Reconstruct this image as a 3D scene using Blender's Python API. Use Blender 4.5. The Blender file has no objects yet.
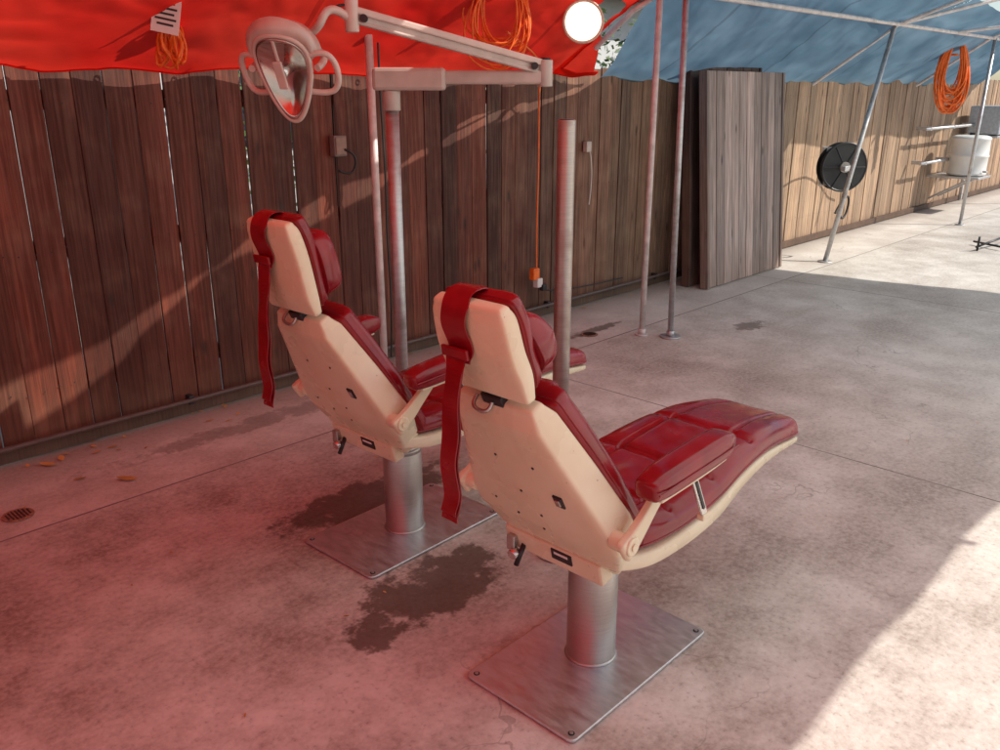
import bpy, math, random
from mathutils import Vector, noise, Matrix
random.seed(7)
D=bpy.data; S=bpy.context.scene; COL=S.collection
# ------------------------------------------------------------ helpers
def new_mesh(name, verts, faces, mat=None, parent=None, smooth=False, loc=None):
    me=D.meshes.new(name); me.from_pydata([tuple(v) for v in verts],[],faces); me.update()
    if smooth:
        for p in me.polygons: p.use_smooth=True
    ob=D.objects.new(name,me); COL.objects.link(ob)
    if mat: me.materials.append(mat)
    if parent: ob.parent=parent
    if loc: ob.location=loc
    return ob
def empty(name, loc=(0,0,0), rz=0):
    e=D.objects.new(name,None); COL.objects.link(e); e.location=loc; e.rotation_euler=(0,0,rz); e.empty_display_size=.2
    return e
def bevel(ob,w=.005,seg=2):
    m=ob.modifiers.new('b','BEVEL'); m.width=w; m.segments=seg; m.limit_method='ANGLE'; m.angle_limit=math.radians(40)
    return ob
def box(name,c,size,mat,parent=None,rot=None,bv=.004):
    x,y,z=[q/2 for q in size]
    v=[(-x,-y,-z),(x,-y,-z),(x,y,-z),(-x,y,-z),(-x,-y,z),(x,-y,z),(x,y,z),(-x,y,z)]
    f=[(0,3,2,1),(4,5,6,7),(0,1,5,4),(1,2,6,5),(2,3,7,6),(3,0,4,7)]
    ob=new_mesh(name,v,f,mat,parent); ob.location=c
    if rot: ob.rotation_euler=rot
    if bv: bevel(ob,bv)
    return ob
def cyl(name,a,b,r,mat,parent=None,r2=None,n=28,bv=0):
    a=Vector(a);b=Vector(b); r2=r if r2 is None else r2
    d=(b-a); L=d.length; q=d.to_track_quat('Z','Y')
    v=[];f=[]
    for i in range(n):
        t=2*math.pi*i/n; v.append((r*math.cos(t),r*math.sin(t),0))
    for i in range(n):
        t=2*math.pi*i/n; v.append((r2*math.cos(t),r2*math.sin(t),L))
    for i in range(n):
        j=(i+1)%n; f.append((i,j,n+j,n+i))
    f.append(tuple(range(n-1,-1,-1))); f.append(tuple(range(n,2*n)))
    ob=new_mesh(name,v,f,mat,parent)
    for p in ob.data.polygons:
        if len(p.vertices)==4: p.use_smooth=True
    ob.location=a; ob.rotation_mode='QUATERNION'; ob.rotation_quaternion=q
    if bv: bevel(ob,bv)
    return ob
def tube(name,pts,r,mat,parent=None,cyclic=False,nurbs=True):
    cu=D.curves.new(name,'CURVE'); cu.dimensions='3D'; cu.bevel_depth=r; cu.bevel_resolution=2; cu.resolution_u=6
    if nurbs:
        sp=cu.splines.new('NURBS'); sp.points.add(len(pts)-1)
        for i,p in enumerate(pts): sp.points[i].co=(*p,1)
        sp.use_endpoint_u=True; sp.order_u=4 if len(pts)>3 else 3; sp.use_cyclic_u=cyclic
    else:
        sp=cu.splines.new('POLY'); sp.points.add(len(pts)-1)
        for i,p in enumerate(pts): sp.points[i].co=(*p,1)
        sp.use_cyclic_u=cyclic
    cu.use_fill_caps=True
    ob=D.objects.new(name,cu); COL.objects.link(ob); cu.materials.append(mat)
    if parent: ob.parent=parent
    return ob
def lerp_list(L,t):
    n=len(L)-1; x=min(max(t,0),1)*n; i=min(int(x),n-1); f=x-i
    return [a+(b-a)*f for a,b in zip(L[i],L[i+1])]
def smooth_path(P,N):
    out=[]; n=len(P)-1
    for k in range(N+1):
        x=k/N*n; i=min(int(x),n-1); t=x-i
        p0=P[max(i-1,0)];p1=P[i];p2=P[i+1];p3=P[min(i+2,n)]
        out.append([.5*((2*b)+(-a+c)*t+(2*a-5*b+4*c-d)*t*t+(-a+3*b-3*c+d)*t**3) for a,b,c,d in zip(p0,p1,p2,p3)])
    return out
def sp(x,p): return math.copysign(abs(x)**p,x)
def frames(pts):
    fr=[]
    for i in range(len(pts)):
        a=pts[max(i-1,0)];b=pts[min(i+1,len(pts)-1)]
        fr.append(math.atan2(b[1]-a[1],b[0]-a[0]))
    return fr
def loft(name,P,mat,parent=None,y0=0,N=24,n=36,p=.35,endr=.02,lin=False):
    """P: list (x,z,halfwidth,halfthick) in the XZ plane"""
    Q=[lerp_list([list(q) for q in P],k/N) for k in range(N+1)] if lin else smooth_path(P,N); A=frames(Q); rings=[]
    def ring(x,z,a,hw,hh):
        r=[]
        for k in range(n):
            t=2*math.pi*k/n
            u=hw*sp(math.cos(t),p); w=hh*sp(math.sin(t),p)
            r.append((x-math.sin(a)*w, y0+u, z+math.cos(a)*w))
        return r
    def endrings(q,a,sgn):
        o=[]
        for th in (0.15,.45,.75,1.05,1.35):
            d=endr*math.cos(th) ; s=endr*(1-math.sin(th))
            o.append(ring(q[0]+sgn*math.cos(a)*d,q[1]+sgn*math.sin(a)*d,a,max(q[2]-s,.001),max(q[3]-min(s,q[3]*.9),.0005)))
        return o
    rings+=endrings(Q[0],A[0],-1)
    for q,a in zip(Q,A): rings.append(ring(q[0],q[1],a,q[2],q[3]))
    rings+=endrings(Q[-1],A[-1],1)[::-1]
    V=[v for r in rings for v in r]; F=[]
    for i in range(len(rings)-1):
        for k in range(n):
            j=(k+1)%n; F.append((i*n+k,i*n+j,(i+1)*n+j,(i+1)*n+k))
    F.append(tuple(range(n-1,-1,-1))); m=len(rings)-1; F.append(tuple(m*n+k for k in range(n)))
    return new_mesh(name,V,F,mat,parent,smooth=True)
def cushion(name,P,H,mat,parent=None,long=(),cross=(),under=.35,y0=0,NU=90,NV=56,endp=16,crown=0):
    us=[.5-.5*math.cos(math.pi*i/NU) for i in range(NU+1)]
    Qs=smooth_path(P,200); A=frames(Qs)
    V=[];F=[]
    for side in (1,-1):
        for u in us:
            k=u*200; i=min(int(k),199); f=k-i
            q=[a+(b-a)*f for a,b in zip(Qs[i],Qs[i+1])]; a=A[i]+(A[i+1]-A[i])*f
            e=max(1-abs(2*u-1)**endp,0)
            hw=q[2]*(.72+.28*e**.45)
            for j in range(NV+1):
                v=math.sin(math.pi/2*(2*j/NV-1))
                prof=max(1-abs(v)**7,0)**.45*e**.45
                h=H*prof
                if side==1:
                    h+=crown*(1-v*v)*e
                    for g in long: h-=H*.20*math.exp(-((v-g)/.028)**2)*prof
                    for g in cross: h-=H*.20*math.exp(-((u-g)/.010)**2)*prof*(1 if abs(v)<.9 else .4)
                    h+=(.004*noise.noise(Vector((q[0]*8,v*3,q[1]*8)))+.0013*noise.noise(Vector((q[0]*30,v*7,q[1]*30))))*prof
                else: h=-h*under
                V.append((q[0]-math.sin(a)*h, y0+v*hw, q[1]+math.cos(a)*h))
    W=NV+1; off=(NU+1)*W
    for i in range(NU):
        for j in range(NV):
            a=i*W+j
            F.append((a,a+1,a+W+1,a+W)); F.append((off+a,off+a+W,off+a+W+1,off+a+1))
    ob=new_mesh(name,V,F,mat,parent,smooth=True)
    m=ob.modifiers.new('w','WELD'); m.merge_threshold=.0004
    L1=[V[i*W] for i in range(NU+1)]+[V[NU*W+j] for j in range(1,NV)]+[V[i*W+NV] for i in range(NU,-1,-1)]+[V[j] for j in range(NV-1,0,-1)]
    tube(name+'_welt',L1[::2],.0035,mat,parent,cyclic=True,nurbs=False)
    return ob

# ------------------------------------------------------------ node helpers
class NT:
    def __init__(s,name):
        s.m=D.materials.new(name); s.m.use_nodes=True; s.t=s.m.node_tree; s.n=s.t.nodes; s.l=s.t.links
        s.b=s.n['Principled BSDF']; s.out=s.n['Material Output']
    def add(s,ty,**k):
        n=s.n.new(ty)
        for a,b in k.items(): setattr(n,a,b)
        return n
    def link(s,a,b): s.l.new(a,b)
    def setv(s,inp,v):
        if isinstance(v,bpy.types.NodeSocket): s.l.new(v,inp)
        else: inp.default_value=v
    def math(s,op,a,b=0,c=None,clamp=False):
        n=s.add('ShaderNodeMath',operation=op); n.use_clamp=clamp
        s.setv(n.inputs[0],a); s.setv(n.inputs[1],b)
        if c is not None: s.setv(n.inputs[2],c)
        return n.outputs[0]
    def coord(s,kind='Object'):
        return s.add('ShaderNodeTexCoord').outputs[kind]
    def mapping(s,vec,scale=(1,1,1),loc=(0,0,0),rot=(0,0,0)):
        n=s.add('ShaderNodeMapping'); s.link(vec,n.inputs[0]); n.inputs['Scale'].default_value=scale; n.inputs['Location'].default_value=loc; n.inputs['Rotation'].default_value=rot
        return n.outputs[0]
    def noise(s,vec,scale,detail=3,rough=.6,dist=0,out='Fac'):
        n=s.add('ShaderNodeTexNoise'); s.link(vec,n.inputs['Vector']); n.inputs['Scale'].default_value=scale; n.inputs['Detail'].default_value=detail; n.inputs['Roughness'].default_value=rough; n.inputs['Distortion'].default_value=dist
        return n.outputs[out]
    def ramp(s,fac,stops):
        n=s.add('ShaderNodeValToRGB'); s.link(fac,n.inputs[0]); e=n.color_ramp.elements
        while len(e)<len(stops): e.new(.5)
        for i,(p,c) in enumerate(stops):
            e[i].position=p; e[i].color=(*c,1) if len(c)==3 else c
        return n.outputs[0]
    def maprange(s,v,a,b,c=0,d=1,smooth=False):
        n=s.add('ShaderNodeMapRange'); 
        if smooth: n.interpolation_type='SMOOTHSTEP'
        s.setv(n.inputs[0],v)
        for i,x in enumerate((a,b,c,d)): n.inputs[i+1].default_value=x
        return n.outputs[0]
    def mix(s,f,a,b,mode='MIX'):
        n=s.add('ShaderNodeMix',data_type='RGBA',blend_type=mode); s.setv(n.inputs[0],f)
        for i,x in ((6,a),(7,b)):
            if isinstance(x,tuple): n.inputs[i].default_value=(*x,1) if len(x)==3 else x
            else: s.link(x,n.inputs[i])
        return n.outputs[2]
    def bump(s,h,strength=.3,dist=.01,normal=None):
        n=s.add('ShaderNodeBump'); s.link(h,n.inputs['Height']); n.inputs['Strength'].default_value=strength; n.inputs['Distance'].default_value=dist
        if normal is not None: s.link(normal,n.inputs['Normal'])
        return n.outputs[0]
    def sep(s,vec):
        n=s.add('ShaderNodeSeparateXYZ'); s.link(vec,n.inputs[0]); return n.outputs
def simple(name,col,rough=.5,metal=0,nscale=20,var=.15,spec=.5):
    t=NT(name); c=t.coord(); n=t.noise(c,nscale,2,.65)
    lo=tuple(x*(1-var) for x in col); hi=tuple(min(x*(1+var),1) for x in col)
    t.link(t.ramp(n,[(.3,lo),(.7,hi)]),t.b.inputs['Base Color'])
    t.b.inputs['Roughness'].default_value=rough
    t.b.inputs['Metallic'].default_value=metal; t.b.inputs['Specular IOR Level'].default_value=spec
    return t.m

# ------------------------------------------------------------ materials
def m_vinyl():
    t=NT('red_vinyl'); c=t.coord(); n=t.noise(c,9,2)
    t.link(t.ramp(n,[(.3,(.19,.004,.009)),(.7,(.28,.008,.015))]),t.b.inputs['Base Color'])
    t.link(t.maprange(n,.3,.7,.16,.28),t.b.inputs['Roughness'])
    g=t.noise(c,300,1,.5); t.link(t.bump(g,.10,.0008),t.b.inputs['Normal']); return t.m
def m_cream():
    t=NT('cream_enamel'); c=t.coord(); n=t.noise(c,5,3,.6); s=t.noise(c,60,1,.7)
    col=t.ramp(n,[(.3,(.72,.60,.41)),(.7,(.80,.69,.50))])
    grime=t.math('GREATER_THAN',s,.775); col=t.mix(t.math('MULTIPLY',grime,.4),col,(.28,.18,.12))
    smear=t.maprange(t.noise(t.mapping(c,(3,10,3)),1.2,2,.6),.62,.8,0,.25); col=t.mix(smear,col,(.45,.33,.22))
    t.link(col,t.b.inputs['Base Color']); t.link(t.maprange(n,.3,.7,.22,.36),t.b.inputs['Roughness'])
    return t.m
def m_steel(name='brushed_steel',col=(.58,.55,.52),rust=.2,rough=.34,stretch=(1,1,30)):
    t=NT(name); c=t.coord(); g=t.noise(t.mapping(c,stretch),14,2,.7); n=t.noise(c,5,3,.7)
    base=t.ramp(g,[(.3,tuple(x*.78 for x in col)),(.7,col)])
    rm=t.maprange(n,.68-rust*.5,.85-rust*.4)
    base=t.mix(t.math('MULTIPLY',rm,.7),base,(.16,.085,.05))
    t.link(base,t.b.inputs['Base Color']); t.link(t.math('SUBTRACT',.95,t.math('MULTIPLY',rm,.6)),t.b.inputs['Metallic'])
    t.link(t.math('ADD',t.maprange(g,.3,.7,rough-.08,rough+.1),t.math('MULTIPLY',n,.15)),t.b.inputs['Roughness'])
    return t.m
def m_concrete():
    t=NT('concrete'); c=t.coord(); x,y,z=t.sep(c)
    big=t.noise(c,.6,3,.6); mid=t.noise(c,2.6,5,.72); fine=t.noise(c,45,2,.7)
    col=t.ramp(big,[(.3,(.40,.34,.29)),(.48,(.60,.55,.49)),(.70,(.74,.70,.64))])
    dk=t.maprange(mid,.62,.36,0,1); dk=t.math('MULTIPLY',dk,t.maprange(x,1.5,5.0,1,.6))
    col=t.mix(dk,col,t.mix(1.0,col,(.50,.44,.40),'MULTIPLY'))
    col=t.mix(t.maprange(fine,.40,.7,0,.35),col,(.76,.72,.65))
    col=t.mix(t.maprange(fine,.40,.26,0,.5),col,(.24,.19,.16))
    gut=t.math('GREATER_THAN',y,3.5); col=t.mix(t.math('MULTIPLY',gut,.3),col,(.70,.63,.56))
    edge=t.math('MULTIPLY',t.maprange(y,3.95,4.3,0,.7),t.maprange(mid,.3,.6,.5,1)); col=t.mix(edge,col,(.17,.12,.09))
    def line(v,p,wd):
        d=t.math('ABSOLUTE',t.math('SUBTRACT',v,p)); return t.math('LESS_THAN',d,wd)
    j=t.math('MAXIMUM',line(y,3.5,.006),line(x,3.92,.005))
    for p in (0.25,7.6,11.3,15): j=t.math('MAXIMUM',j,line(x,p,.006))
    vo=t.add('ShaderNodeTexVoronoi',feature='DISTANCE_TO_EDGE'); 
    dv=t.add('ShaderNodeVectorMath',operation='ADD'); t.link(c,dv.inputs[0]); nn=t.add('ShaderNodeTexNoise'); t.link(c,nn.inputs['Vector']); nn.inputs['Scale'].default_value=2.2; nn.inputs['Detail'].default_value=4
    t.link(nn.outputs['Color'],dv.inputs[1]); t.link(dv.outputs[0],vo.inputs['Vector']); vo.inputs['Scale'].default_value=.33
    cr=t.math('MULTIPLY',t.math('LESS_THAN',vo.outputs['Distance'],.0014),t.maprange(big,.48,.55))
    jb=t.math('MULTIPLY',j,t.maprange(mid,.35,.6,.5,1))
    jj=t.math('MAXIMUM',jb,t.math('MULTIPLY',cr,.4)); col=t.mix(t.math('MULTIPLY',jj,.85),col,(.09,.07,.06))
    n1=t.math('MULTIPLY',t.math('SUBTRACT',t.noise(c,6.5,4,.75),.5),5.2); st=None
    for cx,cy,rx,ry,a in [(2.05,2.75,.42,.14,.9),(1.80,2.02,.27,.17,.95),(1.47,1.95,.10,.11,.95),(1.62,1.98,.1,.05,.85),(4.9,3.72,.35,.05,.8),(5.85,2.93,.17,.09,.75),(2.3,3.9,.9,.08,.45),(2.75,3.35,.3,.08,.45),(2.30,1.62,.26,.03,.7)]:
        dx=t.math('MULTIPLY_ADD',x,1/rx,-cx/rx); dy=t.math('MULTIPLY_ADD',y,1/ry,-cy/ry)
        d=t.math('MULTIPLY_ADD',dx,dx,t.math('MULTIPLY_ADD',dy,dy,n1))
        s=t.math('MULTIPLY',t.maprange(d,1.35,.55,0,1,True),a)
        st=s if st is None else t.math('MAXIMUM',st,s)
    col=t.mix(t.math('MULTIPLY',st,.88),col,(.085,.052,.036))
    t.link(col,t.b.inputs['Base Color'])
    r=t.math('SUBTRACT',t.maprange(mid,.3,.7,.52,.85),t.math('MULTIPLY',st,.3)); t.link(r,t.b.inputs['Roughness'])
    t.link(t.bump(t.math('SUBTRACT',fine,t.math('MULTIPLY',j,2)),.35,.004),t.b.inputs['Normal']); return t.m
def m_wood(name,dark,light,fx=True):
    t=NT(name); c=t.coord(); x,y,z=t.sep(c)
    at=t.add('ShaderNodeAttribute',attribute_name='rnd'); r=at.outputs['Fac']
    off=t.add('ShaderNodeCombineXYZ'); t.link(t.math('MULTIPLY',r,37),off.inputs[2])
    vv=t.add('ShaderNodeVectorMath',operation='ADD'); t.link(c,vv.inputs[0]); t.link(off.outputs[0],vv.inputs[1]); c2=vv.outputs[0]
    grain=t.noise(t.mapping(c2,(70,70,2.2)),1,3,.7); streak=t.noise(t.mapping(c2,(14,14,1.0)),1,3,.7,.5); blot=t.noise(c2,3,3,.6)
    k=t.add('ShaderNodeTexVoronoi'); t.link(t.mapping(c2,(7,7,2.2)),k.inputs['Vector']); k.inputs['Scale'].default_value=1.0
    knot=t.maprange(k.outputs['Distance'],.05,.13,1,0)
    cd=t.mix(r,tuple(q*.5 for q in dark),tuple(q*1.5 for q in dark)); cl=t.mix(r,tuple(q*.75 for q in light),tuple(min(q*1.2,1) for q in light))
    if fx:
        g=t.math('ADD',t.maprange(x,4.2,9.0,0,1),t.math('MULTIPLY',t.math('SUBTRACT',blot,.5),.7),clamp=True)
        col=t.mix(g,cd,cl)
    else: col=t.mix(blot,cd,cl)
    col=t.mix(t.maprange(grain,.38,.62,0,.65),col,t.mix(1.0,col,(.38,.33,.31),'MULTIPLY'))
    col=t.mix(t.maprange(streak,.5,.72,0,.6),col,t.mix(1.0,col,(2.0,1.75,1.55),'MULTIPLY'))
    col=t.mix(t.math('MULTIPLY',knot,.75),col,(.03,.015,.01))
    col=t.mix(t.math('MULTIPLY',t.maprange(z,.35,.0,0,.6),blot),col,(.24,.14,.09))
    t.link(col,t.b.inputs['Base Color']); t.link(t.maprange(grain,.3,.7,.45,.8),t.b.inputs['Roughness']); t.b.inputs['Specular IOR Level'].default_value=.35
    t.link(t.bump(grain,.7,.005),t.b.inputs['Normal']); return t.m
def m_tarp(name,ca,cb,trans=.6,lift=1.3):
    t=NT(name); c=t.coord(); x,y,z=t.sep(c)
    n=t.noise(c,1.3,2,.6); f=t.noise(t.mapping(c,(3,9,3)),1.5,3,.6)
    col=t.mix(t.maprange(n,.35,.68),ca,cb); col=t.mix(t.maprange(f,.5,.70,0,.5),col,t.mix(1,col,(.86,lift*.8,lift*.8),'MULTIPLY'))
    s1=t.math('LESS_THAN',t.math('ABSOLUTE',t.math('SUBTRACT',t.math('FRACT',t.math('DIVIDE',x,1.8)),.5)),.009)
    col=t.mix(t.math('MULTIPLY',s1,.45),col,t.mix(1,col,(.45,.4,.4),'MULTIPLY'))
    dif=t.add('ShaderNodeBsdfDiffuse'); tr=t.add('ShaderNodeBsdfTranslucent')
    for b in (dif,tr): t.link(col,b.inputs[0])
    m1=t.add('ShaderNodeMixShader'); m1.inputs[0].default_value=trans; t.link(dif.outputs[0],m1.inputs[1]); t.link(tr.outputs[0],m1.inputs[2])
    t.n.remove(t.b)
    t.link(m1.outputs[0],t.out.inputs['Surface']); return t.m
def m_emit(name,col,st):
    t=NT(name); t.b.inputs['Base Color'].default_value=(*col,1); t.b.inputs['Emission Color'].default_value=(*col,1); t.b.inputs['Emission Strength'].default_value=st; return t.m
VIN=m_vinyl(); CREAM=m_cream(); STEEL=m_steel(); PLATE=m_steel('plate_steel',(.72,.72,.74),.10,.34,(3,1,1)); POST=m_steel('post_steel',(.50,.42,.38),.40,.36)
GALV=m_steel('galvanised_pipe',(.62,.62,.62),.3,.45,(1,1,4)); CHROME=m_steel('chrome',(.75,.74,.72),.0,.16)
BLACK=simple('black_plastic',(.018,.018,.02),.4); RUBBER=simple('black_rubber',(.015,.015,.015),.6)
WPAINT=simple('white_painted_pipe',(.66,.60,.57),.4,nscale=12,var=.2); WPLAS=simple('white_plastic',(.75,.74,.70),.35,nscale=3,var=.05)
PINK=simple('lamp_plastic',(.62,.50,.44),.22,nscale=8,var=.1); TAUPE=simple('arm_enamel',(.50,.42,.37),.3,nscale=8,var=.15)
ORANGE=simple('orange_cord',(.85,.16,.015),.45); YEL=simple('yellow_cord',(.7,.5,.1),.45)
MIRROR=m_steel('reflector_glass',(.70,.64,.58),.0,.10,(1,1,1))
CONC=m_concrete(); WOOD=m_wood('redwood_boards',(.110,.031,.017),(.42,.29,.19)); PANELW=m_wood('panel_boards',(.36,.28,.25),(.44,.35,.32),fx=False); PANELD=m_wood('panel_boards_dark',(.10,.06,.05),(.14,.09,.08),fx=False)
RTARP=m_tarp('red_tarp',(.78,.022,.014),(.88,.050,.026),.72,1.1)
BTARP=m_tarp('blue_tarp',(.16,.26,.33),(.26,.38,.46),.6)
GTARP=m_tarp('neutral_shade_tarp',(.82,.82,.77),(.88,.88,.83),.80)  # for the added overhead sheet, keeps the light below it neutral

# ------------------------------------------------------------ ground
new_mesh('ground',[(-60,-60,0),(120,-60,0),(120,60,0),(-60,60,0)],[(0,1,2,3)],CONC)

# ------------------------------------------------------------ fence
fen=empty('wooden_fence')
V=[];F=[];R=[]
def add_board(x,w,z0,z1,y,th,r,tilt,V=V,F=F,R=R):
    b=len(V); 
    for zz,dx in ((z0,0),(z1,tilt)):
        V.extend([(x+dx,y,zz),(x+w+dx,y,zz),(x+w+dx,y+th,zz),(x+dx,y+th,zz)])
    for q in ((0,1,5,4),(1,2,6,5),(2,3,7,6),(3,0,4,7),(4,5,6,7),(0,3,2,1)): F.append(tuple(b+i for i in q))
    R.extend([r]*8)
x=-4.0
while x<24:
    w=.139+random.uniform(-.005,.005); 
    top=1.90 if x<5.2 else 1.86
    add_board(x,w,.015+random.uniform(0,.02),top+random.uniform(-.012,.012),4.3+random.uniform(0,.012),.018,random.random(),random.uniform(-.007,.007))
    x+=w+random.choice([.003,.005,.008,.012,.005])
ob=new_mesh('boards',V,F,WOOD,fen); a=ob.data.attributes.new('rnd','FLOAT','POINT'); a.data.foreach_set('value',R); bevel(ob,.002,1)
for i,z in enumerate((.3,.98,1.66)): box('rail_%d'%i,(10,4.356,z),(28,.038,.09),WOOD,fen)
xp=-4
k=0
while xp<24:
    box('fence_post_%d'%k,(xp,4.43,.92),(.09,.09,1.84),WOOD,fen); xp+=2.4;k+=1
V=[];F=[]
x=-4.0+.035
while x<12:
    for z in (.31,.98,1.65):
        for dx in (0,.075):
            b=len(V); r=.004; xx=x+dx+random.uniform(-.006,.006); zz=z+random.uniform(-.012,.012)
            V+= [(xx+r*math.cos(t*math.pi/3),4.297,zz+r*math.sin(t*math.pi/3)) for t in range(6)]; F.append(tuple(b+i for i in range(6)))
    x+=.1442
new_mesh('nail_heads',V,F,RUBBER,fen)
box('kick_board',(10,4.275,.045),(28,.03,.07),m_wood('kick_wood',(.07,.04,.03),(.12,.08,.06),fx=False),fen)
cp=empty('conduit_pipe'); tube('pipe',[(-4,4.215,.10),(2,4.22,.095),(5,4.215,.10),(6.9,4.22,.10)],.014,simple('dark_conduit',(.10,.07,.06),.5),cp)
for i in range(6): box('clamp_%d'%i,(-1+i*1.5,4.235,.1),(.03,.05,.05),BLACK,cp)

# ------------------------------------------------------------ leaning gate panels
def gate(name,x0,w,yb,yt,h,mat,n):
    e=empty(name); lean=math.atan2(yt-yb,h)
    V=[];F=[];R=[]; bw=w/n
    for i in range(n):
        add_board(i*bw+.004,bw-.008,0,h,random.uniform(0,.004),.025,random.random(),0,V,F,R)
    o=new_mesh('slats',V,F,mat,e); a=o.data.attributes.new('rnd','FLOAT','POINT'); a.data.foreach_set('value',R); bevel(o,.003,1)
    for z in (.1,h/2,h-.12): 
        box('batten',(w/2,.047,z),(w,.038,.09),mat,e)
    box('frame_side',(-.02,.03,h/2),(.038,.08,h),mat,e); box('frame_side',(w+.02,.03,h/2),(.038,.08,h),mat,e)
    e.location=(x0,yb,.01); e.rotation_euler=(-lean,0,0); return e
gate('gate_panel',6.74,1.36,3.80,3.97,1.86,PANELW,10)
gate('gate_panel.001',6.72,1.2,3.98,4.12,1.9,PANELD,8)

# ------------------------------------------------------------ canopies
def tarp(name,prof,xa,xb,mat,seed=0,nx=160,ny=70,left=None,right=None,sag=.05,scal=.035,bay=2.6,parent=None,hem=True):
    L=[0]
    for a,b in zip(prof,prof[1:]): L.append(L[-1]+math.hypot(b[0]-a[0],b[1]-a[1]))
    V=[];F=[]
    for j in range(ny+1):
        d=L[-1]*j/ny
        i=max(k for k in range(len(L)-1) if L[k]<=d+1e-9); f=(d-L[i])/(L[i+1]-L[i])
        y=prof[i][0]+(prof[i+1][0]-prof[i][0])*f; z=prof[i][1]+(prof[i+1][1]-prof[i][1])*f
        x0=left(y) if left else xa; x1=right(y) if right else xb
        for k in range(nx+1):
            x=x0+(x1-x0)*k/nx
            ph=abs(math.sin(math.pi*(x-5.1)/bay)); s=sag*ph
            n=.05*noise.noise(Vector((x*.8+seed,y*1.1,0)))+.035*noise.noise(Vector((x*2.2+seed,y*3,3)))+.026*(abs(noise.noise(Vector((x*2.6+y*4,y*4-x*1.5,seed))))-.2)+.018*(abs(noise.noise(Vector((x*7-y*5,y*6+x*2,seed+5))))-.2)
            edge=math.exp(-d/.25)
            sc=scal*abs(math.sin(math.pi*(x-.3)/.62))*edge
            V.append((x,y+ .02*edge*math.sin(x*9), z-s*(1-edge)+n*(1-.6*edge)+sc))
    W=nx+1
    for j in range(ny):
        for k in range(nx): a=j*W+k; F.append((a,a+1,a+W+1,a+W))
    o=new_mesh(name,V,F,mat,parent,smooth=True)
    if hem: tube(name+'_hem_rope',[V[k] for k in range(0,nx+1,1)],.006,mat,parent,nurbs=False)
    if hem==2: tube(name+'_side_hem',[V[j*W+nx] for j in range(ny+1)],.006,mat,parent,nurbs=False)
    return o
RP=[(4.25,1.79),(3.6,2.26),(2.6,2.74),(1.6,2.98)]
RF=[(1.6,2.98),(.3,2.6),(-1.15,2.1)]
rc=empty('red_canopy')
def slit_x(y): return 3.05+(y-1.75)*.976  # unseen slit in the tarp, shaped so sun streaks land on the fence
def gapw(y):
    if y<1.7 or y>3.9: return 0
    e=min(1,(y-1.7)/.12,(3.9-y)/.12)
    return e*max(0,.13+.10*math.sin(y*7.3-.9)+.03*math.sin(y*19))
tarp('tarp_back_slope',RP,-6,5.1,RTARP,0,parent=rc,right=lambda y:slit_x(y)-gapw(y),scal=.02,nx=240,ny=140)
tarp('tarp_back_slope_end',RP,-6,5.1,RTARP,0,parent=rc,left=lambda y:min(slit_x(y)+gapw(y),5.05),right=lambda y:5.1 if y<4.2 else 5.52,scal=.02,nx=70,ny=140,hem=2)
tarp('tarp_front_slope',RF,-6,1.05,RTARP,4,nx=80,ny=40,parent=rc,hem=False)
tarp('unseen_shade_tarp',[(1.63,3.0),(.3,2.62),(-1.15,2.1)],1.0,10.3,GTARP,5,nx=100,ny=40,parent=rc,hem=False)  # added out-of-view sheet: shades the floor and lets neutral light through
for y,z in ((1.6,2.93),(-1.1,2.06)): tube('ridge_pipe',[(-6,y,z),(5.1,y,z)],.02,WPAINT,rc,nurbs=False)
for xx in (-5.9,-3,0,5.08): tube('rafter_pipe',[(xx,3.9,1.98)]+[(xx,a,b-.06) for a,b in RP[1:]]+[(xx,a,b-.06) for a,b in RF[1:]],.018,WPAINT,rc,nurbs=False)
for xx in (-5.9,-3,0,9.9): cyl('front_leg',(xx,-1.1,0),(xx,-1.1,2.06),.022,WPAINT,rc)
for i in range(14):
    xx=.3+.62*i*.62; 
    tube('grommet',[(xx+.014*math.cos(t*math.pi/4),4.225,1.835+.014*math.sin(t*math.pi/4)) for t in range(8)],.004,CHROME,rc,cyclic=True,nurbs=False)
bc=empty('blue_canopy')
def bl(y): return 5.2+max(0,(y-3.5))*.62
BP=[(4.32,1.80),(3.4,2.44),(2.6,2.82),(1.6,3.02)]
tarp('tarp_sheet',BP,5.2,10.3,BTARP,9,left=bl,nx=130,parent=bc,scal=-.03,sag=.09)
tarp('tarp_strip',[(4.32,1.80),(3.4,2.44),(3.0,2.62)],10.3,15.6,BTARP,9,nx=110,ny=36,parent=bc,scal=-.03,sag=.09)
tube('purlin_pipe',[(5.3,3.42,2.33),(15.5,3.42,2.33)],.02,WPAINT,bc,nurbs=False)
tube('brace_pipe',[(9.4,3.42,2.33),(10.8,2.3,2.75)],.018,WPAINT,bc,nurbs=False)
tube('brace_pipe',[(11.2,3.42,2.33),(11.9,2.2,2.5)],.018,WPAINT,bc,nurbs=False)
tube('rafter_pipe',[(9.4,4.25,1.76),(9.4,3.42,2.33),(9.4,1.6,2.95)],.018,WPAINT,bc,nurbs=False)
tube('rafter_pipe',[(12.6,4.25,1.76),(12.6,3.42,2.33),(12.6,3.0,2.5)],.018,WPAINT,bc,nurbs=False)
cyl('leg_pipe',(8.73,3.6,0),(9.38,3.45,2.33),.024,GALV,bc); cyl('leg_foot',(8.73,3.6,0),(8.73,3.6,.012),.07,GALV,bc)
cyl('leg_pipe',(12.48,3.39,0),(12.75,3.42,2.33),.022,GALV,bc); cyl('leg_foot',(12.48,3.39,0),(12.48,3.39,.012),.06,GALV,bc)
cyl('leg_pipe',(15.5,3.42,0),(15.5,3.42,2.33),.022,GALV,bc)
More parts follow.
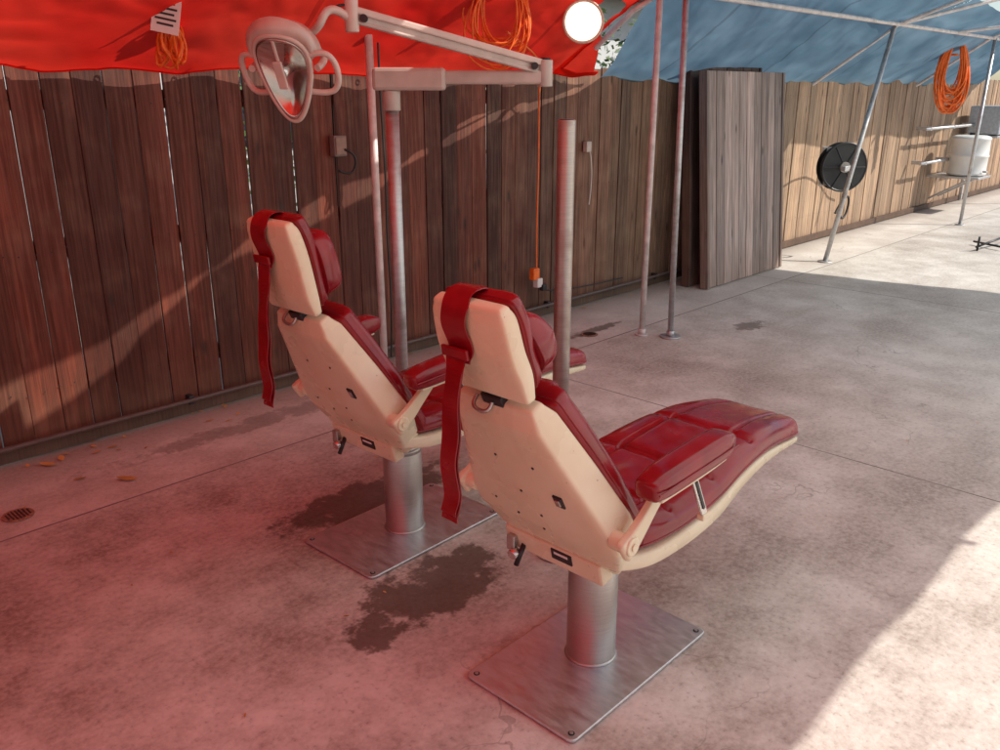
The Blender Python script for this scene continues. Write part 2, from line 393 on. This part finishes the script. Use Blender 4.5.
def pole(name,b,tp,r,mat,foot=.05):
    e=empty(name,b); cyl('pipe',(0,0,0),tuple(q-w for q,w in zip(tp,b)),r,mat,e); cyl('foot_plate',(0,0,0),(0,0,.01),foot,mat,e)
    cyl('foot_collar',(0,0,.01),(0,0,.05),r*1.35,mat,e); return e
pole('canopy_pole',(5.07,3.38,0),(5.07,3.38,2.33),.021,WPAINT,.045)
pole('canopy_pole.001',(5.17,3.20,0),(5.09,3.2,2.42),.021,m_steel('rusty_galvanised',(.62,.62,.62),.38,.5,(1,1,3)),.075)
pp=pole('canopy_pole.002',(3.13,3.95,0),(3.12,3.95,1.99),.022,WPAINT,.05)
tube('cable',[(.03,-.03,1.95),(.028,-.03,1.6),(.05,-.035,1.2),(.028,-.03,.9),(.05,-.04,.5),(.03,-.03,.15)],.006,BLACK,pp)

# ------------------------------------------------------------ dental chairs
def straight_strap(name,pts,w,mat,parent,th=.004):
    Q=smooth_path(pts,60); V=[];F=[]
    for i,q in enumerate(Q):
        a=Q[max(i-1,0)];b=Q[min(i+1,60)]; ang=math.atan2(b[1]-a[1],b[0]-a[0]); nx,nz=-math.sin(ang)*th,math.cos(ang)*th
        y=q[2]+.003*math.sin(i*.35)
        V+=[(q[0]+.004*math.sin(i*.3),y-w,q[1]),(q[0]-.003*math.sin(i*.22),y+w,q[1]),(q[0]-.003*math.sin(i*.22)+nx,y+w,q[1]+nz),(q[0]+.004*math.sin(i*.3)+nx,y-w,q[1]+nz)]
    for i in range(60):
        for k in range(4): j=(k+1)%4; F.append((i*4+k,i*4+j,i*4+4+j,i*4+4+k))
    F.append((3,2,1,0)); F.append((240,241,242,243)); return bevel(new_mesh(name,V,F,mat,parent),.0015,1)
def chair(name,loc,rz=0,dz=0):
    E=empty(name,loc,rz)
    V=[];r=.02
    for cx,cy,a0 in ((.35-r,.21-r,0),(-.35+r,.21-r,90),(-.35+r,-.21+r,180),(.35-r,-.21+r,270)):
        for k in range(5): t=math.radians(a0+k*22.5); V.append((cx+r*math.cos(t),cy+r*math.sin(t),.004))
    n=len(V); V+= [(a,b,.014) for a,b,_ in V]
    bevel(new_mesh('base_plate',V,[tuple(range(n-1,-1,-1)),tuple(range(n,2*n))]+[(i,(i+1)%n,n+(i+1)%n,n+i) for i in range(n)],PLATE,E),.003)
    for sx in(-.325,.325):
        for sy in (-.185,.185): cyl('bolt_hole',(sx,sy,.0142),(sx,sy,.0152),.0095,RUBBER,E); cyl('bolt',(sx,sy,.0152),(sx,sy,.0175),.006,STEEL,E,n=12)
    cyl('column',(0,0,.014),(0,0,.38),.077,STEEL,E,n=48,bv=.002); cyl('column_collar',(0,0,.35),(0,0,.372),.079,STEEL,E,n=48); cyl('weld_bead',(0,0,.013),(0,0,.022),.084,STEEL,E,r2=.078,n=48)
    cyl('black_boot',(0,0,.372),(0,0,.45),.06,BLACK,E)
    box('carriage',(.06,0,.435),(.34,.22,.06),CREAM,E,bv=.015)
    tl=math.radians(-14)
    box('mechanism_cover',(-.155,.02,.435),(.05,.36,.075),CREAM,E,bv=.009,rot=(0,tl,0))
    box('switch_plate',(-.183,-.02,.440),(.006,.075,.036),BLACK,E,rot=(0,tl,0),bv=.002)
    box('switch_label',(-.187,-.02,.447),(.004,.05,.008),WPLAS,E,rot=(0,tl,0),bv=0)
    cyl('knob',(-.185,.15,.395),(-.210,.15,.388),.016,CHROME,E); cyl('lever',(-.175,.13,.42),(-.20,.14,.355),.008,BLACK,E); box('lever_clip',(-.19,.165,.42),(.02,.03,.05),STEEL,E)
    tube('hydraulic_hose',[(.02,.05,.42),(.10,.16,.3),(.13,.2,.12),(.16,.19,.02)],.008,RUBBER,E)
    sh=[(-.415,.975,.128,.026),(-.395,.94,.142,.044),(-.31,.79,.195,.052),(-.225,.635,.250,.056),(-.195,.58,.255,.055),(-.135,.485,.215,.048),(-.118,.452,.190,.034)]
    loft('back_shell',sh,CREAM,E,p=.20,N=42,endr=.014,lin=True,n=48)
    cu=[(-.348,.985,.13),(-.318,.93,.150),(-.245,.80,.200),(-.185,.685,.235),(-.125,.58,.245),(-.075,.50,.22)]
    cushion('back_cushion',cu,.055,VIN,E,long=(-.55,.55),cross=(.55,),under=.5,crown=.01)
    def onback(t): return lerp_list([list(s) for s in sh],t)
    nb=Vector((-.87,0,-.50))
    def detail(nm,t,y,sy,sz,mat,lift=.0):
        q=onback(t); c=Vector((q[0],y,q[1]))+nb*(q[3]+.001+lift)
        return box(nm,c,(.008,sy,sz),mat,E,rot=(0,math.radians(-29.5),0),bv=.002)
    detail('socket_plate',.40,-.12,.030,.042,BLACK); detail('socket_face',.40,-.12,.014,.022,STEEL,.004)
    for t,y in ((.3,.06),(.3,-.07),(.5,.15),(.5,-.02),(.68,.0),(.42,.02),(.6,.08)):
        q=onback(t); c=Vector((q[0],y,q[1]))+nb*(q[3]-.001); cyl('screw',c,c+nb*.003,.004,BLACK,E,n=12)
    cyl('headrest_stem',(-.385,.0,.90),(-.43,.0,1.04),.014,CHROME,E); box('headrest_bracket',(-.425,0,.99),(.05,.07,.03),BLACK,E,rot=(0,math.radians(-25),0))
    tube('bracket_clip',[(-.445,.05,.985),(-.47,.05,.965),(-.465,.03,.95),(-.455,.0,.95),(-.445,.0,.975)],.0055,STEEL,E)
    hs=[(-.515,1.262+dz,.112,.020),(-.505,1.235+dz,.120,.027),(-.485,1.16+dz,.126,.028),(-.46,1.07,.130,.026),(-.445,1.015,.130,.018)]
    loft('headrest_shell',hs,CREAM,E,p=.24,N=24,endr=.014)
    cushion('headrest_cushion',[(-.49,1.285+dz,.112),(-.465,1.225+dz,.122),(-.445,1.15+dz,.125),(-.425,1.07,.125),(-.41,1.03,.115)],.042,VIN,E,NU=50,NV=36,under=.3)
    cushion('head_pillow',[(-.435,1.225+dz,.095),(-.42,1.17+dz,.125),(-.395,1.09,.125),(-.385,1.05,.095)],.085,VIN,E,NU=50,NV=36,under=.1,endp=4)
    straight_strap('headrest_strap_band',[(-.445,1.262+dz,.03),(-.475,1.298+dz,.03),(-.515,1.292+dz,.03),(-.541,1.262+dz,.03),(-.538,1.21+dz,.032),(-.522,1.15+dz,.034),(-.520,1.12+dz,.036)],.042,VIN,E)
    straight_strap('headrest_strap',[(-.524,1.145+dz,.036),(-.535,1.08,.038),(-.545,.96,.042),(-.545,.86,.044),(-.548,.75,.044),(-.550,.675,.045)],.030,VIN,E)
    straight_strap('headrest_strap_under',[(-.526,1.135+dz,.032),(-.541,1.07,.034),(-.553,.96,.038),(-.558,.86,.038),(-.560,.76,.036),(-.560,.70,.038)],.028,VIN,E)
    box('strap_buckle',(-.533,.036,1.145+dz),(.010,.088,.028),VIN,E,rot=(0,math.radians(-10),0))
    tr=[(-.17,.490,.22,.025),(-.06,.474,.245,.030),(.12,.472,.25,.034),(.30,.487,.245,.034),(.48,.516,.225,.030),(.70,.522,.200,.024),(.975,.492,.172,.013)]
    loft('seat_tray',tr,CREAM,E,p=.28,N=50,endr=.02,n=48)
    cs=[(-.16,.520,.21),(-.04,.520,.24),(.12,.520,.248),(.30,.536,.243),(.48,.558,.225),(.72,.557,.200),(1.01,.513,.178)]
    cushion('seat_cushion',cs,.072,VIN,E,long=(-.52,.52),cross=(.27,.50,.74),under=.25,crown=-.012,NU=150)
    for sgn,s in ((-1,'right'),(1,'left')):
        y=sgn*.315
        loft('armrest_pad_'+s,[(-.215,.764,.036,.030),(-.16,.770,.041,.038),(-.01,.778,.042,.039),(.11,.784,.041,.038),(.145,.784,.036,.030)],VIN,E,y0=y,p=.5,endr=.018)
        tube('armrest_seam_'+s,[(-.23,y+sgn*.043,.764),(-.01,y+sgn*.044,.775),(.155,y+sgn*.043,.782)],.0025,VIN,E)
        loft('armrest_plate_'+s,[(-.19,.731,.03,.006),(.0,.738,.03,.006),(.12,.746,.028,.006)],CREAM,E,y0=y,p=.4,endr=.006)
        loft('armrest_arm_'+s,[(-.265,.600,.013,.034),(-.22,.63,.013,.028),(-.16,.68,.012,.022),(-.10,.73,.012,.018)],CREAM,E,y0=sgn*.288,p=.4,endr=.012)
        cyl('armrest_pivot_'+s,(-.25,sgn*.24,.612),(-.25,sgn*.306,.612),.026,CREAM,E,bv=.004); cyl('pivot_cap_'+s,(-.25,sgn*.306,.612),(-.25,sgn*.310,.612),.010,CREAM,E)
        box('latch_bar_'+s,(.03,sgn*.318,.662),(.026,.008,.17),CHROME,E,rot=(0,math.radians(-28),0),bv=.003)
        box('latch_slot_'+s,(.03,sgn*.3235,.662),(.008,.004,.11),BLACK,E,rot=(0,math.radians(-28),0),bv=0)
        box('latch_foot_'+s,(.075,sgn*.315,.582),(.045,.022,.02),CREAM,E,bv=.004)
    return E
chair('dental_chair',(1.85,1.36,0),dz=-.03)
chair('dental_chair.001',(1.985,2.42,0),math.radians(1.5),dz=.035)

p1=empty('lamp_post',(2.26,1.84,0)); cyl('tube',(0,0,.012),(-.01,-.005,1.61),.030,POST,p1,n=40,bv=.003); cyl('floor_flange',(0,0,.004),(0,0,.014),.08,PLATE,p1)
cyl('tube_plug',(-.01,-.005,1.60),(-.01,-.005,1.6125),.024,BLACK,p1)
L=empty('dental_light',(2.39,2.89,0))
cyl('post_tube',(0,0,.012),(0,0,1.69),.028,GALV,L,n=40); cyl('floor_flange',(0,0,.004),(0,0,.014),.08,PLATE,L)
cyl('post_collar',(0,0,1.62),(0,0,1.70),.036,TAUPE,L,bv=.004)
d=Vector((.44,-.46,0)); ax=math.atan2(d.y,d.x)
box('pivot_box',(d.x*.12,d.y*.12,1.745),(.30,.085,.09),TAUPE,L,rot=(0,0,ax),bv=.014)
box('lower_arm',(d.x*.62,d.y*.62,1.752),(.52,.055,.055),TAUPE,L,rot=(0,0,ax),bv=.01)
cyl('elbow',(d.x,d.y,1.715),(d.x,d.y,1.82),.032,TAUPE,L,bv=.004)
cyl('elbow_cap',(d.x,d.y,1.82),(d.x,d.y,1.828),.022,BLACK,L)
a=Vector((d.x,d.y,1.785)); b=Vector((-.30,-.15,1.965))
def beam(nm,a,b,w,h,mat,par,bv=.006):
    dd=b-a; o=box(nm,(a+b)/2,(dd.length,w,h),mat,par,bv=bv); 
    o.rotation_euler=(0,-math.atan2(dd.z,math.hypot(dd.x,dd.y)),math.atan2(dd.y,dd.x)); return o
up=Vector((0,0,.020))
beam('spring_arm_top',a+up,b+up,.034,.026,PINK,L); beam('spring_arm_bottom',a-up,b-up,.026,.014,TAUPE,L); beam('spring_arm_web',a,b,.010,.05,TAUPE,L)
for f in (.06,.94):
    c_=a+(b-a)*f; cyl('arm_pin',c_+Vector((-.02,-.02,0)),c_+Vector((.02,.02,0)),.014,BLACK,L)
cyl('shoulder',b-Vector((0,0,.06)),b+Vector((0,0,.06)),.026,PINK,L,bv=.004); cyl('shoulder_knob',b+Vector((0,0,.06)),b+Vector((0,0,.075)),.018,BLACK,L)
hc=Vector((-.595,-.12,1.735))
H=D.objects.new('lamp_head',None); COL.objects.link(H); H.parent=L; H.location=hc
nz=Vector((-.80,-.42,-.42)).normalized(); nx=Vector((0,0,1)).cross(nz).normalized(); ny=nz.cross(nx)
H.rotation_mode='QUATERNION'; H.rotation_quaternion=Matrix((nx,ny,nz)).transposed().to_quaternion()
def egg(a,rx,ry):
    y=ry*math.sin(a); x=rx*math.cos(a)*(1+.38*math.sin(a)-.05*math.cos(2*a)); return x,y
def dish(nm,rx,ry,depth,mat,thick=.006,n=48,m=14,z0=0,fold=.0):
    V=[];F=[]
    for i in range(m+1):
        t=i/m
        for k in range(n):
            x,y=egg(2*math.pi*k/n,rx*t,ry*t); V.append((x,y,z0-depth*(1-t*t)-fold*(x/rx)**2))
    for i in range(m):
        for k in range(n): j=(k+1)%n; F.append((i*n+k,i*n+j,(i+1)*n+j,(i+1)*n+k))
    o=new_mesh(nm,V,F,mat,H,smooth=True); s=o.modifiers.new('s','SOLIDIFY'); s.thickness=thick; return o
dish('reflector',.096,.150,.060,MIRROR,fold=.03); dish('housing',.108,.168,.085,PINK,z0=-.012,fold=.03)
tube('rim',[(*egg(t*math.pi/18,.102,.158),-.004-.03*(egg(t*math.pi/18,.102,.158)[0]/.102)**2) for t in range(36)],.009,PINK,H,cyclic=True)
cyl('bulb_housing',(0,.02,-.055),(0,.02,.0),.020,CHROME,H); box('bulb_shield',(0,.02,.006),(.035,.10,.012),PINK,H); box('bulb_bridge',(0,.06,-.004),(.012,.18,.010),PINK,H)
cyl('rear_hub',(0,.02,-.17),(0,.02,-.09),.035,PINK,H,r2=.06,bv=.004)
V=[];F=[];nn=28
for i in range(nn+1):
    a_=math.radians(20+140*i/nn); x,y=egg(a_,.108,.165); k=1+.30*math.sin((i/nn)*math.pi)**.5
    V+=[(x,y,.0-.03*(x/.1)**2),(x*1.12*k*.9,y*(.06+k*.94),-.035),(x*1.1,y*1.05,-.11)]
for i in range(nn):
    for k in range(2): q=i*3+k; F.append((q,q+1,q+4,q+3))
o=new_mesh('brow_shield',V,F,PINK,H,smooth=True); s=o.modifiers.new('s','SOLIDIFY'); s.thickness=.008
for sgn in (-1,1):
    tube('handle_loop',[(sgn*.10,.07,-.04),(sgn*.15,.085,-.05),(sgn*.185,.06,-.06),(sgn*.19,0,-.065),(sgn*.18,-.06,-.06),(sgn*.14,-.075,-.05),(sgn*.08,-.06,-.04)],.011,PINK,H)
tube('fork',[(-.13,.03,-.03),(-.14,.03,-.10),(-.08,.03,-.19),(0,.03,-.205),(.08,.03,-.19),(.14,.03,-.10),(.13,.03,-.03)],.013,PINK,H)
q3=H.rotation_quaternion; hub=hc+q3@Vector((0,.03,-.20))
tube('neck',[b+Vector((0,0,-.02)),b+Vector((-.05,0.01,.02)),b+Vector((-.10,.03,.02)),b+Vector((-.12,.03,-.05)),hub+Vector((.02,0,.05)),hub],.016,PINK,L)
tube('neck_cable',[b+Vector((0,0,.03)),b+Vector((-.06,.02,.05)),b+Vector((-.13,.05,-.02)),hub+Vector((.03,.03,0))],.005,BLACK,L)

# ------------------------------------------------------------ cords, fittings
def coil(name,c,w,h,n,mat,r,ax=(1,0,0),tail=0,seed=1):
    rnd=random.Random(seed); e=empty(name,c); ax=Vector(ax).normalized(); ay=ax.cross(Vector((0,0,1)))
    for i in range(n):
        ww=w*rnd.uniform(.5,1); hh=h*rnd.uniform(.65,1.0); sh=rnd.uniform(-.03,.03); dep=rnd.uniform(-.04,.04); pts=[]
        for k in range(16):
            t=2*math.pi*k/16; u=math.sin(t)*ww/2*(.55+.45*(1-math.cos(t))/2); z=-(1-math.cos(t))/2*hh
            p=ax*(u+sh*(1-math.cos(t)))+ay*(dep+.02*math.sin(3*t+i)); pts.append((p.x+rnd.uniform(-.012,.012),p.y,z+rnd.uniform(-.015,.015)))
        tube('loop_%d'%i,pts,r,mat,e,cyclic=True)
    tube('wrap',[(ax*.03*math.cos(t*math.pi/4)+ay*.05*math.sin(t*math.pi/4)+Vector((0,0,-h*.22))) for t in range(8)],r*1.3,mat,e,cyclic=True)
    return e
D1=(.69,-.72,0)
coil('extension_cord',(3.74,3.55,2.34),.50,.54,14,ORANGE,.0052,D1,seed=3)
coil('extension_cord.001',(1.98,3.95,2.05),.11,.25,10,ORANGE,.006,D1,seed=5)
coil('extension_cord.002',(12.20,3.70,2.33),.5,.92,26,ORANGE,.010,D1,seed=8)
tg=empty('warning_label',(1.93,3.86,2.02)); rt=(0,math.radians(12),math.radians(-40))
mt=Matrix.Rotation(rt[2],4,'Z')@Matrix.Rotation(rt[1],4,'Y')
box('tag',(0,0,0),(.12,.004,.16),WPLAS,tg,rot=rt,bv=.001)
for i in range(5): box('print_line_%d'%i,mt@Vector((0,-.0035,.045-.022*i)),(.09 if i%2 else .07,.003,.009),BLACK if i else simple('label_red',(.6,.03,.02)),tg,rot=rt,bv=0)
pc=empty('power_cord',(4.83,4.2,0)); tube('cord',[(-1.0,-.62,2.02),(-.5,-.4,1.93),(-.2,-.2,1.86),(-.02,-.02,1.78),(.0,0,1.5),(.01,0,1.1),(-.01,0,.75),(.0,0,.42)],.006,ORANGE,pc)
box('adapter',(0,.02,.37),(.07,.05,.09),ORANGE,pc,bv=.008); box('socket_block',(.03,.01,.30),(.06,.05,.07),WPLAS,pc,bv=.006); box('plug',(.07,-.01,.26),(.05,.04,.05),BLACK,pc,bv=.006)
tube('dark_lead',[(.07,0,.25),(.2,.04,.18),(.6,.05,.16),(1.2,.05,.15)],.006,BLACK,pc)
ob_=empty('outlet_box',(3.11,4.27,1.39)); box('box',(0,0,0),(.09,.05,.12),simple('grey_box',(.22,.17,.15)),ob_,bv=.006); box('cover',(0,-.028,0),(.075,.008,.1),simple('cover_brown',(.28,.18,.14)),ob_); 
tube('lead',[(.02,-.03,-.02),(.08,-.06,-.04),(.10,-.04,-.12),(.06,-.03,-.18),(-.02,-.02,-.14)],.007,BLACK,ob_)
ob2=empty('outlet_box.001',(5.5,4.27,1.28)); box('box',(0,0,0),(.06,.04,.08),TAUPE,ob2); tube('lead',[(.0,-.03,-.04),(.04,-.04,-.2),(.02,-.02,-.45)],.004,WPLAS,ob2)
hk=empty('ceiling_hook',(3.2,3.35,2.33)); tube('hook',[(0,0,.1),(0,0,0),(.03,-.03,-.05),(.07,-.06,-.03),(.08,-.07,.02)],.006,BLACK,hk)
rl=empty('round_lamp',(4.53,3.58,2.11)); face=Vector((-.72,-.67,-.10)).normalized()
cyl('housing',Vector((0,0,0))-face*.06,Vector((0,0,0)),.10,WPLAS,rl,r2=.128,n=48); cyl('lens',Vector((0,0,0)),face*.006,.118,m_emit('lamp_lens',(1,.90,.74),1.6),rl,n=48)
q=face.to_track_quat('Z','Y'); tube('bezel',[q@Vector((.123*math.cos(t*math.pi/12),.123*math.sin(t*math.pi/12),.004)) for t in range(24)],.009,simple('bezel_cream',(.7,.55,.42),.4),rl,cyclic=True)
tube('bracket',[-face*.05,Vector((.04,.04,.08)),Vector((.05,.0,.18))],.01,GALV,rl)
# ------------------------------------------------------------ hose reel
hr=empty('hose_reel',(9.22,3.72,.93)); ax=Vector((-.62,-.78,0)).normalized()
cyl('back_flange',-ax*.12,-ax*.11,.25,BLACK,hr,n=48); cyl('front_flange',ax*.0,ax*.012,.25,BLACK,hr,n=48); cyl('drum',-ax*.11,ax*0,.12,BLACK,hr); cyl('hub',ax*.01,ax*.03,.055,simple('reel_label',(.3,.27,.24)),hr)
q=ax.to_track_quat('Z','Y')
for i in range(6): 
    t=i*math.pi/3; beam('flange_rib',q@Vector((.06*math.cos(t),.06*math.sin(t),.014)),q@Vector((.235*math.cos(t),.235*math.sin(t),.014)),.014,.010,simple('rib_grey',(.05,.05,.05)) if i==0 else BLACK,hr,bv=.002)
tube('wound_hose',[q@Vector(((.14+.012*(t/30))*math.cos(t*.42),(.14+.012*(t/30))*math.sin(t*.42),-.10+.09*abs(math.sin(t*.045)))) for t in range(220)],.013,RUBBER,hr)
tube('flange_rim',[q@Vector((.25*math.cos(t*math.pi/12),.25*math.sin(t*math.pi/12),.006)) for t in range(24)],.012,BLACK,hr,cyclic=True)
box('wall_bracket',(.05,.12,0),(.1,.3,.4),GALV,hr,rot=(0,0,.6)); box('pipe_clamp',(-.12,-.08,0),(.2,.05,.05),GALV,hr)
tube('hanging_hose',[(-.1,-.1,-.1),(-.25,-.1,-.35),(-.2,-.1,-.55),(-.02,-.1,-.5),(0.02,-.1,-.25),(-.12,-.08,-.3),(-.28,-.08,-.45)],.012,RUBBER,hr)
tube('yellow_lead',[(.1,.1,.25),(.45,.3,.2),(.9,.45,-.05),(1.1,.48,-.35),(1.4,.48,-.4)],.010,YEL,hr)
wb=empty('wall_bracket_rack',(13.6,4.2,0))
for z in (1.2,.74):
    cyl('rail_pipe',(-.9,-.12,z),(1.5,-.12,z),.02,GALV,wb)
    for xx in (-.7,.3,1.3): box('arm',(xx,-.04,z),(.04,.2,.05),GALV,wb)
# upright white tank with rolled rims, on a wall shelf
tk=empty('water_tank',(14.0,3.84,.52)); V=[];F=[];n=44;pr=[(0,0),(0,.22),(.01,.25),(.03,.265),(.05,.26),(.06,.255),(.26,.258),(.27,.268),(.29,.268),(.30,.258),(.50,.255),(.51,.262),(.53,.262),(.55,.245),(.565,.20),(.57,0)]
for zz,rr in pr:
    for k in range(n): t=2*math.pi*k/n; V.append((rr*math.cos(t),rr*math.sin(t),zz))
for i in range(len(pr)-1):
    for k in range(n): j=(k+1)%n; F.append((i*n+k,i*n+j,(i+1)*n+j,(i+1)*n+k))
new_mesh('vessel',V,F,WPLAS,tk,smooth=True); cyl('cap',(.05,0,.565),(.05,0,.60),.05,BLACK,tk); cyl('outlet',(-.1,-.25,.07),(-.12,-.31,.07),.015,GALV,tk)
box('shelf',(0,.09,-.02),(.6,.70,.03),GALV,tk)
for xx in (-.22,.22): beam('shelf_brace',Vector((xx,.40,-.35)),Vector((xx,-.12,-.04)),.03,.03,GALV,tk)
ac=empty('utility_box',(15.2,3.95,1.27)); box('case',(0,0,0),(.6,.45,.42),simple('grey_metal',(.42,.44,.46),.45),ac,bv=.02)
for i in range(6): box('louvre_%d'%i,(0,-.232,-.14+.055*i),(.48,.012,.022),BLACK,ac,bv=.002)
box('wall_shelf',(0,.05,-.24),(.66,.55,.03),GALV,ac); box('downpipe',(.2,.3,-.75),(.06,.05,1.0),GALV,ac)
fs=empty('floor_stand',(10.83,2.59,0)); cyl('rod',(-.35,.05,.05),(.45,-.1,.12),.012,BLACK,fs); cyl('cross_bar',(-.1,-.15,.04),(.1,.2,.04),.012,BLACK,fs); cyl('upright',(-.3,.05,.0),(-.32,.04,.16),.012,BLACK,fs)
for i,(xx,yy) in enumerate(((.93,3.68),(4.81,3.66))):
    e=empty('floor_drain' if i==0 else 'floor_drain.001',(xx,yy,0)); RU=simple('rusty_iron_%d'%i,(.30,.16,.10),.7,nscale=60,var=.4)
    cyl('grate_ring',(0,0,.003),(0,0,.007),.062,RU,e)
    for k in range(-3,4): box('slot',(k*.014,0,.009),(.005,2*math.sqrt(.0025-(k*.014)**2)*.9,.002),BLACK,e,bv=0)
lv=[];lf=[]
rl_=random.Random(11)
spots=[(1.21,4.12,.05),(1.40,3.69,.055),(1.28,4.15,.04),(1.25,3.85,.03)]+[(rl_.uniform(.9,7),4.27-abs(rl_.gauss(0,.13)),rl_.uniform(.012,.03)) for _ in range(45)]+[(rl_.uniform(.9,5),rl_.uniform(1,4),rl_.uniform(.006,.012)) for _ in range(30)]
for (xx,yy,sc) in spots:
    a=rl_.uniform(0,6.28); b0=len(lv)
    prof=[(-1,0),(-.5,.32),(.1,.38),(.6,.22),(1,0),(.6,-.22),(.1,-.38),(-.5,-.32)]
    for (u,v) in prof: lv.append((xx+sc*(u*math.cos(a)-v*math.sin(a)),yy+sc*(u*math.sin(a)+v*math.cos(a)),.006+sc*.25*abs(v)+sc*.12*u*u))
    lf.append(tuple(range(b0,b0+8)))
new_mesh('fallen_leaves',lv,lf,simple('dry_leaf',(.55,.30,.08),.6,nscale=3,var=.6))

# ------------------------------------------------------------ beyond the fence
hs=empty('stucco_house',(9,9.5,0)); STU=simple('stucco',(.62,.62,.60),.85,nscale=3,var=.08)
box('walls',(0,0,1.5),(30,3,3.0),STU,hs,bv=0)
ROOF=simple('roof_shingle',(.12,.10,.09),.8,nscale=12,var=.3)
new_mesh('roof',[(-15.4,-2,2.95),(15.4,-2,2.95),(15.4,2,2.95),(-15.4,2,2.95),(-15.4,0,4.2),(15.4,0,4.2)],[(0,1,5,4),(2,3,4,5),(0,4,3),(1,2,5),(0,3,2,1)],ROOF,hs)
for xx in (-9,-4,3,8): 
    box('window_frame',(xx,-1.52,1.6),(1.3,.06,1.1),WPLAS,hs); box('window_glass',(xx,-1.56,1.6),(1.15,.02,.95),simple('glass_dark',(.04,.05,.06),.08),hs,bv=0)
t=NT('leaf_mat'); c=t.coord(); n_=t.noise(c,2.5,2); t.link(t.ramp(n_,[(.3,(.03,.07,.015)),(.7,(.11,.17,.035))]),t.b.inputs['Base Color']); t.b.inputs['Roughness'].default_value=.5; LEAF=t.m
def foliage(name,spots,n,seed):
    rnd=random.Random(seed); V=[];F=[]
    for (cx,cy,cz,rx,ry,rz) in spots:
        for i in range(n):
            d=Vector((rnd.gauss(0,1),rnd.gauss(0,1),rnd.gauss(0,1))).normalized()*rnd.uniform(.55,1.05)
            p=Vector((cx+d.x*rx,cy+d.y*ry,cz+d.z*rz))+Vector((rnd.uniform(-.1,.1),)*3); s=rnd.uniform(.03,.07)
            u=Vector((rnd.gauss(0,1),rnd.gauss(0,1),rnd.gauss(0,1))).normalized(); w=u.orthogonal().normalized()*s*.5; u=u*s; b0=len(V)
            V+=[p-u,p+w,p+u,p-w]; F.append((b0,b0+1,b0+2,b0+3))
    return new_mesh(name,V,F,LEAF)
rnd=random.Random(4)
foliage('hedge',[(x_*1.1+rnd.uniform(-.3,.3),7.0+rnd.uniform(-.3,.3),1.3+rnd.uniform(-.2,.6),.8,.5,1.0+rnd.uniform(-.3,.5)) for x_ in range(4,22) if x_%5!=1],500,2)
tr_=empty('leafy_tree',(20.5,7.5,0)); BK=simple('bark',(.12,.08,.06),.9); cyl('trunk',(0,0,0),(.2,.1,2.6),.16,BK,tr_,r2=.09)
for dx,dy,dz_ in ((.9,.2,1.3),(-.8,.3,1.4),(.1,-.8,1.5),(.2,.6,1.8)): cyl('limb',(.2,.1,2.3),(.2+dx,.1+dy,2.4+dz_),.07,BK,tr_,r2=.025)
f_=foliage('crown',[(dx,dy,3.6+dz_,1.0,1.0,.8) for dx,dy,dz_ in ((.9,.2,.2),(-.9,.3,.4),(.1,-.9,.3),(.2,.6,.9),(0,0,1.3))],1000,6); f_.parent=tr_
gw=empty('garage',(27,-2,0)); box('walls',(0,0,1.5),(3,12,3),STU,gw,bv=0); box('roll_door',(-1.53,1.5,1.15),(.06,4.5,2.3),WPLAS,gw); 
for i in range(7): box('door_groove',(-1.565,1.5,.3+.3*i),(.02,4.5,.02),BLACK,gw,bv=0)
box('roof_slab',(0,0,3.08),(3.6,12.6,.16),ROOF,gw)

# ------------------------------------------------------------ light
sd=Vector((.8,-.9,1.0)).normalized()
W=D.worlds.new('World'); S.world=W; W.use_nodes=True; nt=W.node_tree
sky=nt.nodes.new('ShaderNodeTexSky'); sky.sky_type='NISHITA'; sky.sun_disc=False
sky.sun_elevation=math.asin(sd.z); sky.sun_rotation=math.atan2(sd.x,sd.y)
bg=nt.nodes['Background']; nt.links.new(sky.outputs[0],bg.inputs[0]); bg.inputs[1].default_value=.14
su=D.lights.new('sun','SUN'); su.energy=5; su.angle=math.radians(.5); su.color=(1,.95,.87)
so=D.objects.new('sun',su); COL.objects.link(so); so.rotation_euler=sd.to_track_quat('Z','Y').to_euler(); so.location=(5,-5,8)
# ------------------------------------------------------------ camera
cam=D.cameras.new('camera'); co=D.objects.new('camera',cam); COL.objects.link(co); cam.sensor_width=36; cam.lens=30.6; cam.clip_end=500
co.location=(0,0,1.7); co.rotation_euler=(math.radians(71.5),0,-math.radians(46.5)); S.camera=co
S.view_settings.view_transform='Standard'; S.view_settings.look='None'; S.view_settings.exposure=0
